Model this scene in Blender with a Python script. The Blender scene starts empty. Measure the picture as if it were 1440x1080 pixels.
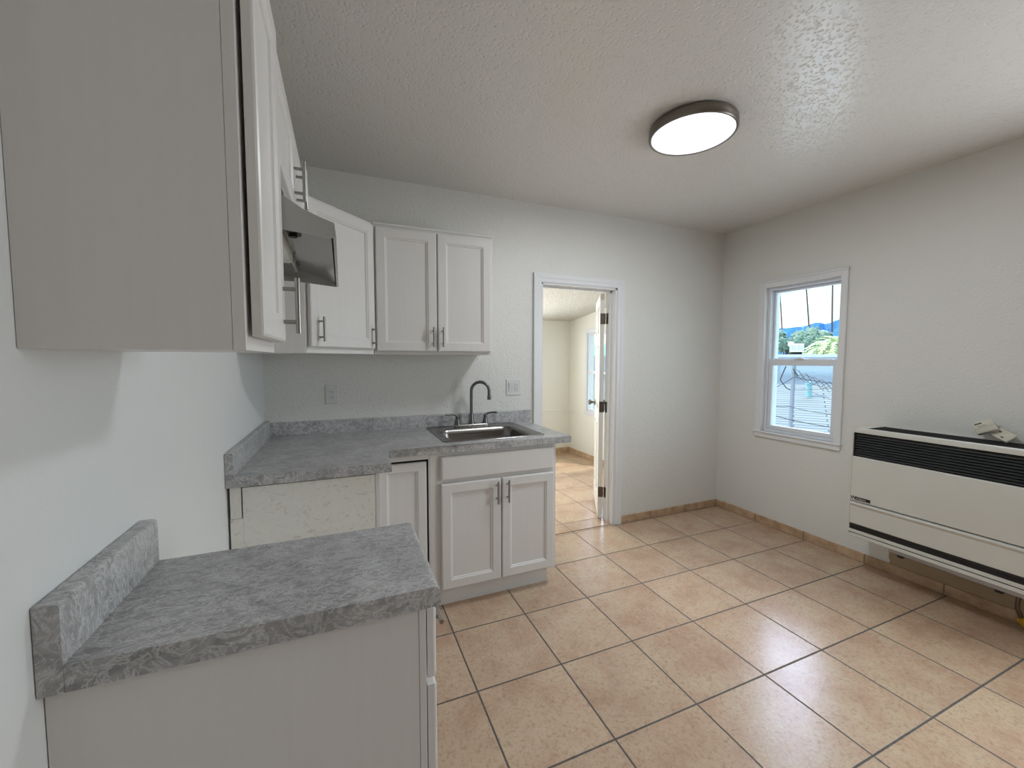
import bpy, bmesh, math, random
from mathutils import Vector, Matrix
random.seed(7)
sc = bpy.context.scene
COL = sc.collection
PI = math.pi

# ------------------------------------------------------------------ camera
cam_d = bpy.data.cameras.new('camera'); cam = bpy.data.objects.new('camera', cam_d); COL.objects.link(cam)
yaw, pit, rol = 0.3954640, -0.0603510, 0.0010165
fwd = Vector((math.sin(yaw)*math.cos(pit), math.cos(yaw)*math.cos(pit), math.sin(pit)))
rgt = Vector((math.cos(yaw), -math.sin(yaw), 0)); upv = rgt.cross(fwd)
r2 = rgt*math.cos(rol)+upv*math.sin(rol); u2 = -rgt*math.sin(rol)+upv*math.cos(rol)
EYE = Vector((0.4294, -2.7784, 1.3915))
M = Matrix((r2, u2, -fwd)).transposed().to_4x4(); M.translation = EYE
cam.matrix_world = M
cam_d.sensor_width = 36; cam_d.lens = 573.03/1440*36; cam_d.clip_start = 0.02; cam_d.clip_end = 9000
sc.camera = cam

# ------------------------------------------------------------------ object helpers
def tag(o, label=None, cat=None, group=None, kind=None):
    if label: o['label'] = label
    if cat: o['category'] = cat
    if group: o['group'] = group
    if kind: o['kind'] = kind
    return o
def thing(name, label, cat, loc=(0, 0, 0), group=None, rotz=0):
    o = bpy.data.objects.new(name, None); COL.objects.link(o)
    o.location = loc; o.rotation_euler = (0, 0, rotz); o.empty_display_size = .05
    return tag(o, label, cat, group)
def wloc(o):
    m = Matrix.LocRotScale(o.location, o.rotation_euler, None)
    return (wloc(o.parent) @ m) if o.parent else m
def obj(name, bm, mat, parent=None, smooth=False, M=None, org=None):
    """link a bmesh built in WORLD coordinates as one mesh object under its parent"""
    if M is not None: bmesh.ops.transform(bm, matrix=M, verts=bm.verts)
    bmesh.ops.recalc_face_normals(bm, faces=bm.faces)
    me = bpy.data.meshes.new(name)
    o = bpy.data.objects.new(name, me)
    if parent is not None:
        inv = wloc(parent).inverted(); bmesh.ops.transform(bm, matrix=inv, verts=bm.verts); o.parent = parent
    elif org is not None:
        bmesh.ops.translate(bm, verts=bm.verts, vec=-Vector(org)); o.location = org
    bm.to_mesh(me); bm.free()
    if mat: me.materials.append(mat)
    if smooth:
        for p in me.polygons: p.use_smooth = True
        if smooth != 'all':
            try: me.set_sharp_from_angle(angle=math.radians(smooth if smooth is not True else 35))
            except Exception: pass
    COL.objects.link(o)
    return o
def struct(name, bm, mat, parent=None, **k):
    o = obj(name, bm, mat, parent, **k)
    if parent is None: o['kind'] = 'structure'
    return o
def BM(): return bmesh.new()
def box(bm, lo, hi, bev=0, seg=1):
    lo, hi = Vector(lo), Vector(hi)
    a = Vector([min(lo[i], hi[i]) for i in range(3)]); b = Vector([max(lo[i], hi[i]) for i in range(3)])
    t = bmesh.new(); bmesh.ops.create_cube(t, size=1)
    for v in t.verts: v.co = Vector([(a[i]+b[i])/2+v.co[i]*(b[i]-a[i]) for i in range(3)])
    if bev: bmesh.ops.bevel(t, geom=list(t.edges), offset=bev, segments=seg, profile=.5, affect='EDGES')
    me = bpy.data.meshes.new('t'); t.to_mesh(me); t.free(); bm.from_mesh(me); bpy.data.meshes.remove(me)
    return bm
def tube(bm, pts, r, n=12, cap=True):
    """round tube along a polyline; r a number or a list"""
    pts = [Vector(p) for p in pts]; N = len(pts)
    rs = r if isinstance(r, (list, tuple)) else [r]*N
    rings = []; prev = None
    for i, p in enumerate(pts):
        d = (pts[min(i+1, N-1)]-pts[max(i-1, 0)]).normalized()
        if prev is None:
            a = Vector((0, 0, 1)) if abs(d.z) < .9 else Vector((1, 0, 0)); u = d.cross(a).normalized()
        else:
            u = (prev-d*prev.dot(d)).normalized()
        prev = u; w = d.cross(u)
        rings.append([bm.verts.new(p+(u*math.cos(2*PI*k/n)+w*math.sin(2*PI*k/n))*rs[i]) for k in range(n)])
    for i in range(N-1):
        for k in range(n): bm.faces.new((rings[i][k], rings[i][(k+1) % n], rings[i+1][(k+1) % n], rings[i+1][k]))
    if cap: bm.faces.new(rings[0]); bm.faces.new(rings[-1])
    return bm
def lathe(bm, prof, c=(0, 0, 0), n=32, closed=False, axis='z'):
    rings = []
    for r, z in prof:
        ring = []
        for k in range(n):
            a = 2*PI*k/n; x, y = r*math.cos(a), r*math.sin(a)
            p = {'z': (x, y, z), 'y': (x, z, y), 'x': (z, x, y)}[axis]
            ring.append(bm.verts.new(Vector(c)+Vector(p)))
        rings.append(ring)
    for i in range(len(rings)-1):
        for k in range(n): bm.faces.new((rings[i][k], rings[i][(k+1) % n], rings[i+1][(k+1) % n], rings[i+1][k]))
    if closed: bm.faces.new(rings[0]); bm.faces.new(rings[-1])
    return bm
def loft(bm, rings, cap0=False, cap1=False, cyclic=True):
    R = [[bm.verts.new(p) for p in r] for r in rings]; n = len(R[0])
    for i in range(len(R)-1):
        for k in range(n if cyclic else n-1): bm.faces.new((R[i][k], R[i][(k+1) % n], R[i+1][(k+1) % n], R[i+1][k]))
    if cap0: bm.faces.new(R[0])
    if cap1: bm.faces.new(R[-1])
    return bm
def prism(bm, poly, axis, a, b):
    """extrude a 2-D polygon along an axis from a to b. axis 'y': poly=(x,z); 'z': (x,y); 'x': (y,z)"""
    def P(p, t): return {'y': (p[0], t, p[1]), 'z': (p[0], p[1], t), 'x': (t, p[0], p[1])}[axis]
    return loft(bm, [[P(p, a) for p in poly], [P(p, b) for p in poly]], True, True)
def rrect(x0, x1, y0, y1, r, z, n=6):
    out = []
    for cx, cy, a0 in ((x1-r, y1-r, 0), (x0+r, y1-r, PI/2), (x0+r, y0+r, PI), (x1-r, y0+r, 3*PI/2)):
        for k in range(n+1):
            a = a0+PI/2*k/n; out.append((cx+r*math.cos(a), cy+r*math.sin(a), z))
    return out
def boolean(o, cutters):
    for c in cutters:
        m = o.modifiers.new('b', 'BOOLEAN'); m.operation = 'DIFFERENCE'; m.object = c; m.solver = 'EXACT'
    bpy.context.view_layer.update()
    dg = bpy.context.evaluated_depsgraph_get()
    me = bpy.data.meshes.new_from_object(o.evaluated_get(dg)); o.modifiers.clear()
    old = o.data; o.data = me; bpy.data.meshes.remove(old)
    for c in cutters:
        d = c.data; bpy.data.objects.remove(c); bpy.data.meshes.remove(d)

# ------------------------------------------------------------------ material helpers
class NT:
    def __init__(s, name):
        s.m = bpy.data.materials.new(name); s.m.use_nodes = True; s.t = s.m.node_tree; s.t.nodes.clear()
        s.out = s.n('ShaderNodeOutputMaterial')
    def n(s, ty, **k):
        nd = s.t.nodes.new(ty)
        for a, v in k.items(): setattr(nd, a, v)
        return nd
    def l(s, a, b): s.t.links.new(a, b)
    def math(s, op, a, b=None, c=None, clamp=False):
        nd = s.n('ShaderNodeMath', operation=op, use_clamp=clamp)
        for i, v in enumerate((a, b, c)):
            if v is None: continue
            if isinstance(v, (int, float)): nd.inputs[i].default_value = v
            else: s.l(v, nd.inputs[i])
        return nd.outputs[0]
    def mix(s, f, a, b):
        nd = s.n('ShaderNodeMix', data_type='RGBA')
        for i, v in ((0, f), (6, a), (7, b)):
            if isinstance(v, (int, float)): nd.inputs[i].default_value = v
            elif isinstance(v, tuple): nd.inputs[i].default_value = (*v[:3], 1)
            else: s.l(v, nd.inputs[i])
        return nd.outputs[2]
    def noise(s, vec, scale, detail=3, rough=.5, dist=0):
        nd = s.n('ShaderNodeTexNoise'); nd.inputs['Scale'].default_value = scale
        nd.inputs['Detail'].default_value = detail; nd.inputs['Roughness'].default_value = rough
        nd.inputs['Distortion'].default_value = dist
        if vec is not None: s.l(vec, nd.inputs['Vector'])
        return nd.outputs['Fac']
    def ramp(s, f, *st):
        nd = s.n('ShaderNodeValToRGB'); cr = nd.color_ramp
        while len(cr.elements) < len(st): cr.elements.new(.5)
        for e, (p, c) in zip(cr.elements, st):
            e.position = p; e.color = (*c, 1) if isinstance(c, tuple) else (c, c, c, 1)
        s.l(f, nd.inputs[0]); return nd.outputs[0]
    def obj(s): return s.n('ShaderNodeTexCoord').outputs['Object']
    def geo(s): return s.n('ShaderNodeNewGeometry').outputs['Position']
    def map(s, vec, scale=(1, 1, 1), rot=(0, 0, 0)):
        nd = s.n('ShaderNodeMapping'); nd.inputs['Scale'].default_value = scale; nd.inputs['Rotation'].default_value = rot
        s.l(vec, nd.inputs['Vector']); return nd.outputs[0]
    def bump(s, h, strength, dist=.001, nrm=None):
        nd = s.n('ShaderNodeBump'); nd.inputs['Strength'].default_value = strength; nd.inputs['Distance'].default_value = dist
        s.l(h, nd.inputs['Height'])
        if nrm is not None: s.l(nrm, nd.inputs['Normal'])
        return nd.outputs[0]
    def bsdf(s, col, rough=.5, metal=0, normal=None, spec=.5, **k):
        b = s.n('ShaderNodeBsdfPrincipled')
        for nm, v in (('Base Color', col), ('Roughness', rough), ('Metallic', metal), ('Specular IOR Level', spec)):
            if isinstance(v, tuple): b.inputs[nm].default_value = (*v, 1)
            elif isinstance(v, (int, float)): b.inputs[nm].default_value = v
            else: s.l(v, b.inputs[nm])
        for nm, v in k.items(): b.inputs[nm].default_value = v
        if normal is not None: s.l(normal, b.inputs['Normal'])
        s.l(b.outputs[0], s.out.inputs[0]); return s.m

def srgb(r, g, b):
    f = lambda c: (c/255/12.92) if c/255 <= .04045 else ((c/255+.055)/1.055)**2.4
    return (f(r), f(g), f(b))
def plain(name, col, rough=.5, metal=0, bump=0, bscale=200, spec=.5, vary=.04):
    t = NT(name); v = t.obj()
    n = t.noise(v, 6, 3)
    lo = tuple(c*(1-vary) for c in col); hi = tuple(min(1, c*(1+vary)) for c in col)
    c = t.mix(n, lo, hi)
    nr = t.bump(t.noise(v, bscale, 2), bump, .001) if bump else None
    return t.bsdf(c, rough, metal, nr, spec)

def wall_paint(name, col, rough=.45, strength=.5, tan=False, spec=.4):
    t = NT(name); v = t.geo()
    vo = t.n('ShaderNodeTexVoronoi', feature='SMOOTH_F1'); vo.inputs['Scale'].default_value = 75
    nz = t.noise(v, 30, 3, .6, .6)
    t.l(v, vo.inputs['Vector'])
    h = t.ramp(t.math('ADD', t.math('MULTIPLY', vo.outputs['Distance'], .8), t.math('MULTIPLY', nz, .9)), (.35, 0.), (.75, 1.))
    h = t.math('ADD', h, t.math('MULTIPLY', t.noise(v, 9, 2), .8))
    c = t.mix(t.noise(v, 2.5, 3), tuple(x*.965 for x in col), col)
    if tan:
        sp = t.n('ShaderNodeSeparateXYZ'); t.l(v, sp.inputs[0])
        jag = t.math('MULTIPLY', t.math('SUBTRACT', t.noise(t.map(v, (1, 40, 40)), 1, 2), .5), .02)
        my = t.math('LESS_THAN', t.math('ADD', sp.outputs[1], jag), -1.335)
        mz = t.math('LESS_THAN', t.math('ADD', sp.outputs[2], jag), .33)
        tanc = t.mix(t.noise(v, 7, 3), srgb(166, 146, 118), srgb(186, 164, 134))
        c = t.mix(t.math('MULTIPLY', my, mz), c, tanc)
    return t.bsdf(c, rough, 0, t.bump(h, strength, .0022), spec)
M_wall = wall_paint('wall_paint', srgb(232, 231, 225), strength=.85)
M_wallr = wall_paint('wall_paint_right', srgb(230, 229, 223), tan=True)
M_walll = wall_paint('wall_paint_left', srgb(229, 230, 228), strength=.18)
M_ceil = wall_paint('ceiling_paint', srgb(225, 222, 216), rough=.24, strength=1., spec=.9)
M_far = wall_paint('far_room_paint', srgb(241, 240, 230), rough=.55, strength=.3)
def popcorn():
    t = NT('popcorn_ceiling'); v = t.geo()
    h = t.ramp(t.noise(v, 60, 4, .7), (.4, 0.), (.65, 1.))
    return t.bsdf(t.mix(h, srgb(205, 200, 185), srgb(240, 238, 228)), .8, 0, t.bump(h, .8, .006), .2)
M_pop = popcorn()

def floor_tile(name, x0, y0, pitch):
    t = NT(name); v = t.geo(); sp = t.n('ShaderNodeSeparateXYZ'); t.l(v, sp.inputs[0])
    fx = t.math('DIVIDE', t.math('SUBTRACT', sp.outputs[0], x0), pitch)
    fy = t.math('DIVIDE', t.math('SUBTRACT', sp.outputs[1], y0), pitch)
    def edge(f):
        fr = t.math('FRACT', f); return t.math('MINIMUM', fr, t.math('SUBTRACT', 1., fr))
    wob = t.math('MULTIPLY', t.math('SUBTRACT', t.noise(v, 45, 2), .5), .005)
    d = t.math('ADD', t.math('MINIMUM', edge(fx), edge(fy)), wob)
    g = t.ramp(d, (.0072, 1.), (.0112, 0.))        # 1 in the grout
    cm = t.n('ShaderNodeCombineXYZ'); t.l(t.math('FLOOR', fx), cm.inputs[0]); t.l(t.math('FLOOR', fy), cm.inputs[1])
    wn = t.n('ShaderNodeTexWhiteNoise', noise_dimensions='3D'); t.l(cm.outputs[0], wn.inputs['Vector'])
    # shift the mottling per tile
    sh = t.n('ShaderNodeVectorMath', operation='MULTIPLY_ADD'); t.l(wn.outputs['Color'], sh.inputs[0]); sh.inputs[1].default_value = (7, 7, 7); t.l(v, sh.inputs[2])
    n1 = t.noise(sh.outputs[0], 5, 4, .6); n2 = t.noise(sh.outputs[0], 70, 6, .72, .6); n3 = t.noise(sh.outputs[0], 34, 5, .7, .8)
    base = t.ramp(n1, (.3, srgb(186, 152, 126)), (.5, srgb(198, 169, 142)), (.72, srgb(203, 181, 152)))
    spk = t.ramp(n2, (.50, 0.), (.68, .62))
    base = t.mix(spk, base, srgb(146, 118, 94))
    base = t.mix(t.ramp(n3, (.54, 0.), (.70, .35)), base, srgb(212, 194, 170))
    val = t.n('ShaderNodeHueSaturation'); t.l(base, val.inputs['Color'])
    t.l(t.math('ADD', .95, t.math('MULTIPLY', wn.outputs['Value'], .1)), val.inputs['Value'])
    col = t.mix(g, val.outputs[0], t.mix(t.noise(v, 30, 3), srgb(72, 68, 64), srgb(104, 98, 91)))
    rough = t.mix(g, t.mix(t.noise(v, 12, 4, .7), (.17,)*3, (.28,)*3), (.85,)*3)
    h = t.math('ADD', t.math('MULTIPLY', t.math('SUBTRACT', 1., g), 1.), t.math('ADD', t.math('MULTIPLY', t.noise(v, 60, 3, .6, .6), .35), t.math('MULTIPLY', t.noise(v, 11, 2), .5)))
    return t.bsdf(col, rough, 0, t.bump(h, .5, .0032), .55)
M_floor = floor_tile('ceramic_floor_tile', 1.725, -.42, .4)
M_floor2 = floor_tile('far_room_tile', 1.72, .17, .4)
def base_tile():
    t = NT('baseboard_tile'); v = t.geo(); sp = t.n('ShaderNodeSeparateXYZ'); t.l(v, sp.inputs[0])
    s = t.math('ADD', sp.outputs[0], sp.outputs[1])
    fr = t.math('FRACT', t.math('DIVIDE', t.math('SUBTRACT', s, 2.49), .4))
    g = t.ramp(fr, (.012, 1.), (.022, 0.))
    c = t.ramp(t.noise(v, 14, 4, .6), (.35, srgb(178, 145, 114)), (.65, srgb(206, 178, 146)))
    return t.bsdf(t.mix(g, c, srgb(120, 108, 92)), .35, 0, t.bump(t.math('SUBTRACT', 1., g), .4, .002), .5)
M_base = base_tile()

def laminate():
    t = NT('grey_marbled_laminate'); v = t.geo()
    v2 = t.map(v, (1, 1.0, 1), (0, 0, .5))
    n1 = t.noise(t.map(v, (1, 1.7, 1.3), (0, 0, .7)), 11, 8, .74, 1.8); n2 = t.noise(t.map(v, (1, 2.2, 1), (0, 0, -.6)), 17, 8, .7, 2.2); n3 = t.noise(v, 3, 4, .6, .5)
    c = t.ramp(n1, (.28, srgb(126, 125, 124)), (.45, srgb(157, 156, 155)), (.58, srgb(178, 177, 176)), (.75, srgb(204, 203, 202)))
    vein = t.ramp(t.math('ABSOLUTE', t.math('SUBTRACT', n2, .5)), (.0, .9), (.045, 0.))
    c = t.mix(vein, c, srgb(216, 216, 216))
    dark = t.ramp(t.math('ABSOLUTE', t.math('SUBTRACT', n3, .47)), (.0, .22), (.06, 0.))
    c = t.mix(dark, c, srgb(96, 96, 96))
    return t.bsdf(c, .33, 0, t.bump(t.noise(v, 260, 2), .05, .0006), .45)
M_lam = laminate()
def cab_paint():
    t = NT('white_cabinet_paint'); v = t.geo()
    gr = t.noise(t.map(v, (60, 60, 3)), 1, 4, .6)
    c = t.mix(gr, srgb(224, 221, 217), srgb(230, 228, 224))
    return t.bsdf(c, .32, 0, t.bump(gr, .12, .0008), .45)
M_cab = cab_paint()
def raw_panel():
    t = NT('raw_scuffed_panel'); v = t.geo()
    c = t.mix(t.noise(v, 5, 4), srgb(236, 234, 224), srgb(246, 245, 238))
    m = t.ramp(t.noise(v, 38, 6, .75, 1.), (.56, 0.), (.72, .7))
    c = t.mix(m, c, srgb(168, 161, 144))
    m2 = t.ramp(t.noise(t.map(v, (1, 1, 3), (0, .8, 0)), 55, 5, .7, 2), (.6, 0.), (.72, .7))
    return t.bsdf(t.mix(m2, c, srgb(132, 124, 108)), .6, 0, t.bump(t.noise(v, 70, 4), .15, .001), .3)
M_raw = raw_panel()
M_dark = plain('dark_gap', (.012, .011, .01), .9)  # shade colour for the gap backings, also plain dark outdoor parts
M_trim = plain('white_trim_paint', srgb(232, 232, 232), .35, bump=.05)
M_vinyl = plain('white_vinyl', srgb(228, 230, 234), .35)
M_door = plain('white_door_paint', srgb(236, 234, 226), .38)
M_nickel = plain('brushed_nickel', (.36, .345, .325), .3, 1, vary=.08)
M_bronze = plain('dark_brushed_metal', (.20, .19, .18), .32, 1, vary=.1)
M_hinge = plain('antique_hinge_metal', (.17, .14, .115), .38, 1, vary=.2)
M_plate = plain('white_plastic_plate', srgb(222, 222, 220), .35)
M_slot = plain('socket_slot', (.02, .02, .02), .7)
M_black = plain('black_painted_metal', (.012, .012, .012), .45, 0, vary=.2)
M_louv = plain('black_louvre_metal', (.085, .09, .09), .3, .2)
M_hood = plain('grey_hood_enamel', (.50, .50, .485), .28, .35)
M_hoodin = plain('hood_inner_metal', (.36, .365, .35), .16, .7)
M_lens = plain('frosted_lens', (.75, .75, .72), .25)
def steel():
    t = NT('sink_stainless'); v = t.geo()
    n = t.noise(t.map(v, (3, 90, 90)), 1, 3)
    return t.bsdf(t.mix(n, (.21, .20, .19), (.31, .30, .285)), t.mix(n, (.2,)*3, (.32,)*3), 1)
M_steel = steel()
def heater_enamel():
    t = NT('heater_enamel'); v = t.geo()
    c = t.mix(t.noise(v, 3, 3), srgb(214, 213, 204), srgb(222, 222, 214))
    st = t.ramp(t.noise(t.map(v, (1, 1, 2.5)), 22, 5, .7, .6), (.69, 0.), (.76, .55))
    return t.bsdf(t.mix(st, c, srgb(164, 142, 100)), .3, 0, None, .5)
M_heat = heater_enamel()
M_cream = plain('aged_cream_plastic', srgb(206, 200, 182), .5)
M_yellow = plain('yellow_coated_connector', srgb(206, 160, 30), .45)
M_glass = None
def glass():
    t = NT('window_glass')
    tr = t.n('ShaderNodeBsdfTransparent'); gl = t.n('ShaderNodeBsdfGlossy'); gl.inputs['Roughness'].default_value = .02
    lw = t.n('ShaderNodeLayerWeight'); lw.inputs[0].default_value = .25
    mx = t.n('ShaderNodeMixShader'); t.l(t.math('MULTIPLY', lw.outputs['Fresnel'], .5), mx.inputs[0]); t.l(tr.outputs[0], mx.inputs[1]); t.l(gl.outputs[0], mx.inputs[2])
    t.l(mx.outputs[0], t.out.inputs[0]); return t.m
M_glass = glass()
def emis(name, col, s):
    t = NT(name); e = t.n('ShaderNodeEmission'); e.inputs[0].default_value = (*col, 1); e.inputs[1].default_value = s
    t.l(e.outputs[0], t.out.inputs[0]); return t.m

# ================================================================== ROOM SHELL
W, H, REAR = 3.71, 2.54, -5.8
TH = .12                      # wall thickness
DX0, DX1, DH = 1.822, 2.522, 1.975    # doorway
WY0, WY1, WZ0, WZ1 = -.985, -.425, .79, 1.985   # window opening, right wall
struct('floor', box(BM(), (-.15, REAR-.15, -.1), (W+.15, .005, 0)), M_floor)
# ceiling
struct('ceiling', box(BM(), (-.15, REAR-.15, H), (W+.15, .12, H+.12)), M_ceil)
b = BM()
box(b, (-.15, 0, -.1), (DX0, TH, H)); box(b, (DX1, 0, -.1), (W+.15, TH, H)); box(b, (DX0, 0, DH), (DX1, TH, H))
struct('wall_back', b, M_wall)
struct('wall_left', box(BM(), (-.15, REAR, 0), (0, 0, H)), M_walll)
# right wall, with the window in view and a second, unseen opening guessed for side light
R2 = (-3.05, -2.26, .75, 2.1)
b = BM()
T2 = W+.13
box(b, (W, WY1, 0), (T2, 0, H)); box(b, (W, WY0, 0), (T2, WY1, WZ0)); box(b, (W, WY0, WZ1), (T2, WY1, H))
box(b, (W, R2[1], 0), (T2, WY0, H)); box(b, (W, R2[0], 0), (T2, R2[1], R2[2])); box(b, (W, R2[0], R2[3]), (T2, R2[1], H)); box(b, (W, REAR, 0), (T2, R2[0], H))
struct('wall_right', b, M_wallr)
# unseen rear wall behind the camera, its paint darkened to cut bounce light
struct('wall_rear', box(BM(), (-.15, REAR-.12, 0), (W+.15, REAR, H)), wall_paint('beige_bounce_cut_paint', srgb(158, 146, 130)))
# tile baseboards
def baseboard(name, lo, hi):
    b = BM(); box(b, lo, hi, .003); return struct(name, b, M_base)
baseboard('baseboard_back', (2.582, -.011, 0), (W, 0, .064))
baseboard('baseboard_right', (W-.011, -4.2, 0), (W, -.011, .064))

# ---- doorway trim: jamb, casing, stop
b = BM()
for x0, x1 in ((DX0-.0, DX0+.018), (DX1-.018, DX1)):
    box(b, (x0, -.004, 0), (x1, TH+.004, DH))
box(b, (DX0, -.004, DH-.018), (DX1, TH+.004, DH))
box(b, (DX0+.018, .05, 0), (DX0+.03, .075, DH-.018)); box(b, (DX1-.03, .05, 0), (DX1-.018, .075, DH-.018)); box(b, (DX0+.018, .05, DH-.03), (DX1-.018, .075, DH-.018))
jamb = struct('trim_1', b, M_trim)
def casing(bm, x0, x1, z1, w, yf, d, zb=0):
    """mitred door casing profile around an opening, on a plane y=yf, projecting towards -y by d"""
    prof = [(0, 0), (0, .010), (.006, .012), (w*.45, .014), (w*.55, .017), (w*.85, d), (w, d), (w, 0)]   # (outward, depth)
    secs = []
    for corner in range(4):
        ring = []
        for o, dd in prof:
            if corner == 0: p = (x0-o, yf-dd, zb)
            elif corner == 1: p = (x0-o, yf-dd, z1+o)
            elif corner == 2: p = (x1+o, yf-dd, z1+o)
            else: p = (x1+o, yf-dd, zb)
            ring.append(p)
        secs.append(ring)
    loft(bm, secs, True, True)
    return bm
struct('trim_2', casing(BM(), DX0+.004, DX1-.004, DH-.004, .066, -.0005, .02), M_trim)
struct('trim_3', box(BM(), (DX0+.018, .004, -.002), (DX1-.018, TH-.02, .005), .001), M_floor2)   # tiled threshold
# hinges on the jamb + leaf: the leaf swings into the far room
HX, HY = DX1-.034, TH+.006
door = thing('door_1', None, None, (HX, HY, 0), rotz=-math.radians(31)); door['kind'] = 'structure'
LW_, LT = .655, .035          # leaf extends along local +y, thickness towards local -x
Md = wloc(door)
def panel_leaf(w, h, t):
    """six panel door: local coords: length on +y, thickness x in [-t,0], z from .012"""
    bm = BM(); z0 = .014
    cols = [(0.095, w/2-.045), (w/2+.045, w-.095)]
    rows = [(.2, .82), (.95, 1.52), (1.62, 1.86)]
    box(bm, (-t+.008, 0, z0), (-.008, w, h))
    # stiles and rails as raised bands on both faces
    for xa, xb in ((-t, -t+.008), (-.008, 0)):
        ys = [0, cols[0][0], cols[0][1], cols[1][0], cols[1][1], w]
        for i in (0, 2, 4): box(bm, (xa, ys[i], z0), (xb, ys[i+1], h))
        zs = [z0, rows[0][0], rows[0][1], rows[1][0], rows[1][1], rows[2][0], rows[2][1], h]
        for i in (0, 2, 4, 6):
            for c in cols: box(bm, (xa, c[0], zs[i]), (xb, c[1], zs[i+1]))
        # raised fields
        for r in rows:
            for c in cols:
                s = -1 if xa < -t/2 else 1
                xo = -t+.008 if s < 0 else -.008
                loft(bm, [[(xo, c[0]+.02, r[0]+.02), (xo, c[1]-.02, r[0]+.02), (xo, c[1]-.02, r[1]-.02), (xo, c[0]+.02, r[1]-.02)],
                          [(xo+s*.006, c[0]+.04, r[0]+.04), (xo+s*.006, c[1]-.04, r[0]+.04), (xo+s*.006, c[1]-.04, r[1]-.04), (xo+s*.006, c[0]+.04, r[1]-.04)]], False, True)
    return bm
leaf = obj('door_leaf', panel_leaf(LW_, DH-.028, LT), M_door, door, M=Md)
b = BM()
for s in (-1, 1):
    x = -LT if s < 0 else 0
    lathe(b, [(.0, 0), (.03, 0), (.03, .005*s), (.011, .009*s), (.011, .03*s), (.018, .036*s), (.026, .045*s), (.027, .056*s), (.02, .064*s), (.0, .066*s)], (x, LW_-.06, .965), 20, axis='x')
obj('door_knob', b, M_bronze, leaf, smooth=True, M=Md)
for z in (.245, .985, 1.735):
    b = BM()
    box(b, (-.033, -.0025, z-.045), (-.001, .0, z+.045), .0005); 
    tube(b, [(.004, -.003, z-.045), (.004, -.003, z+.045)], .0065, 12)
    h = obj('hinge', b, M_hinge, door, M=Md, smooth=True)
    b = BM(); box(b, (DX1-.0205, HY-.05, z-.045), (DX1-.018, HY-.006, z+.045))
    obj('hinge_plate', b, M_hinge, h)

# ================================================================== FAR ROOM (seen through the doorway)
FX0, FX1, FY = .5, 3.572, 2.513
def slab_quad(bm, pts, d):
    d = Vector(d); return loft(bm, [[Vector(p) for p in pts], [Vector(p)+d for p in pts]], True, True)
struct('floor.001', box(BM(), (FX0-.1, .005, -.1), (FX1+.1, FY+.1, 0)), M_floor2)
cz0, cz1 = 2.215, 1.955       # the ceiling there slopes down to the far wall
struct('ceiling.001', slab_quad(BM(), [(FX0-.1, TH, cz0), (FX1+.1, TH, cz0), (FX1+.1, FY+.1, cz1-.01), (FX0-.1, FY+.1, cz1-.01)], (0, 0, .1)), M_pop)
def wall_holes(name, mat, axis, a0, a1, t0, t1, z0, z1, hole=None):
    """wall slab along axis from a0..a1; thickness t0..t1; one optional hole (h0,h1,hz0,hz1)"""
    b = BM()
    def bx(p, q, r, s):
        if axis == 'x': box(b, (p, t0, r), (q, t1, s))
        else: box(b, (t0, p, r), (t1, q, s))
    if hole:
        h0, h1, g0, g1 = hole
        bx(a0, h0, z0, z1); bx(h1, a1, z0, z1); bx(h0, h1, z0, g0); bx(h0, h1, g1, z1)
    else: bx(a0, a1, z0, z1)
    return struct(name, b, mat)
wall_holes('wall_far', M_far, 'x', FX0-.1, FX1+.1, FY, FY+.1, 0, 2.3, (1.35, 2.75, .85, 1.78))
wall_holes('wall_far_right', M_far, 'y', TH, FY, FX1, FX1+.1, 0, 2.3, (1.18, 2.03, .68, 1.755))
wall_holes('wall_far_left', M_far, 'y', TH, FY, FX0-.1, FX0, 0, 2.3)
b = BM(); box(b, (FX0, FY-.01, 0), (FX1, FY, .075)); box(b, (FX1-.01, TH, 0), (FX1, FY-.01, .075)); struct('baseboard_far', b, M_base)
b = BM()      # ledge strips on the far room walls
box(b, (FX0, FY-.012, .632), (FX1, FY, .648)); box(b, (FX1-.012, 2.06, .632), (FX1, FY-.012, .648)); box(b, (FX1-.012, 2.06, 1.28), (FX1, FY, 1.294))
struct('trim_4', b, M_far)
# window of the far room (partly behind the door leaf)
wf = thing('window_2', None, None, (FX1, 1.58, .68)); wf['kind'] = 'structure'
b = BM()
for y0, y1, z0, z1 in ((1.12, 1.18, .62, 1.81), (2.03, 2.08, .62, 1.81), (1.18, 2.03, .62, .68), (1.18, 2.03, 1.755, 1.81)): box(b, (FX1-.014, y0, z0), (FX1-.0005, y1, z1), .002)
for y0, y1, z0, z1 in ((1.181, 1.21, .681, 1.754), (2.014, 2.029, .681, 1.754), (1.21, 2.014, .681, .71), (1.21, 2.014, 1.725, 1.754), (1.21, 2.014, 1.2, 1.23)): box(b, (FX1+.001, y0, z0), (FX1+.03, y1, z1))
obj('window_frame', b, M_vinyl, wf)
obj('glass_pane', box(BM(), (FX1+.010, 1.205, .705), (FX1+.014, 2.018, 1.73)), M_glass, wf)
wf = thing('window_3', None, None, (2.05, FY, .85)); wf['kind'] = 'structure'
b = BM()
for x0, x1, z0, z1 in ((1.35, 1.4, .85, 1.78), (2.7, 2.75, .85, 1.78), (1.4, 2.7, .85, .9), (1.4, 2.7, 1.73, 1.78), (2.03, 2.07, .9, 1.73)): box(b, (x0, FY+.03, z0), (x1, FY+.07, z1))
obj('window_frame', b, M_vinyl, wf)
obj('glass_pane', box(BM(), (1.39, FY+.048, .89), (2.71, FY+.052, 1.74)), M_glass, wf)

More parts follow.
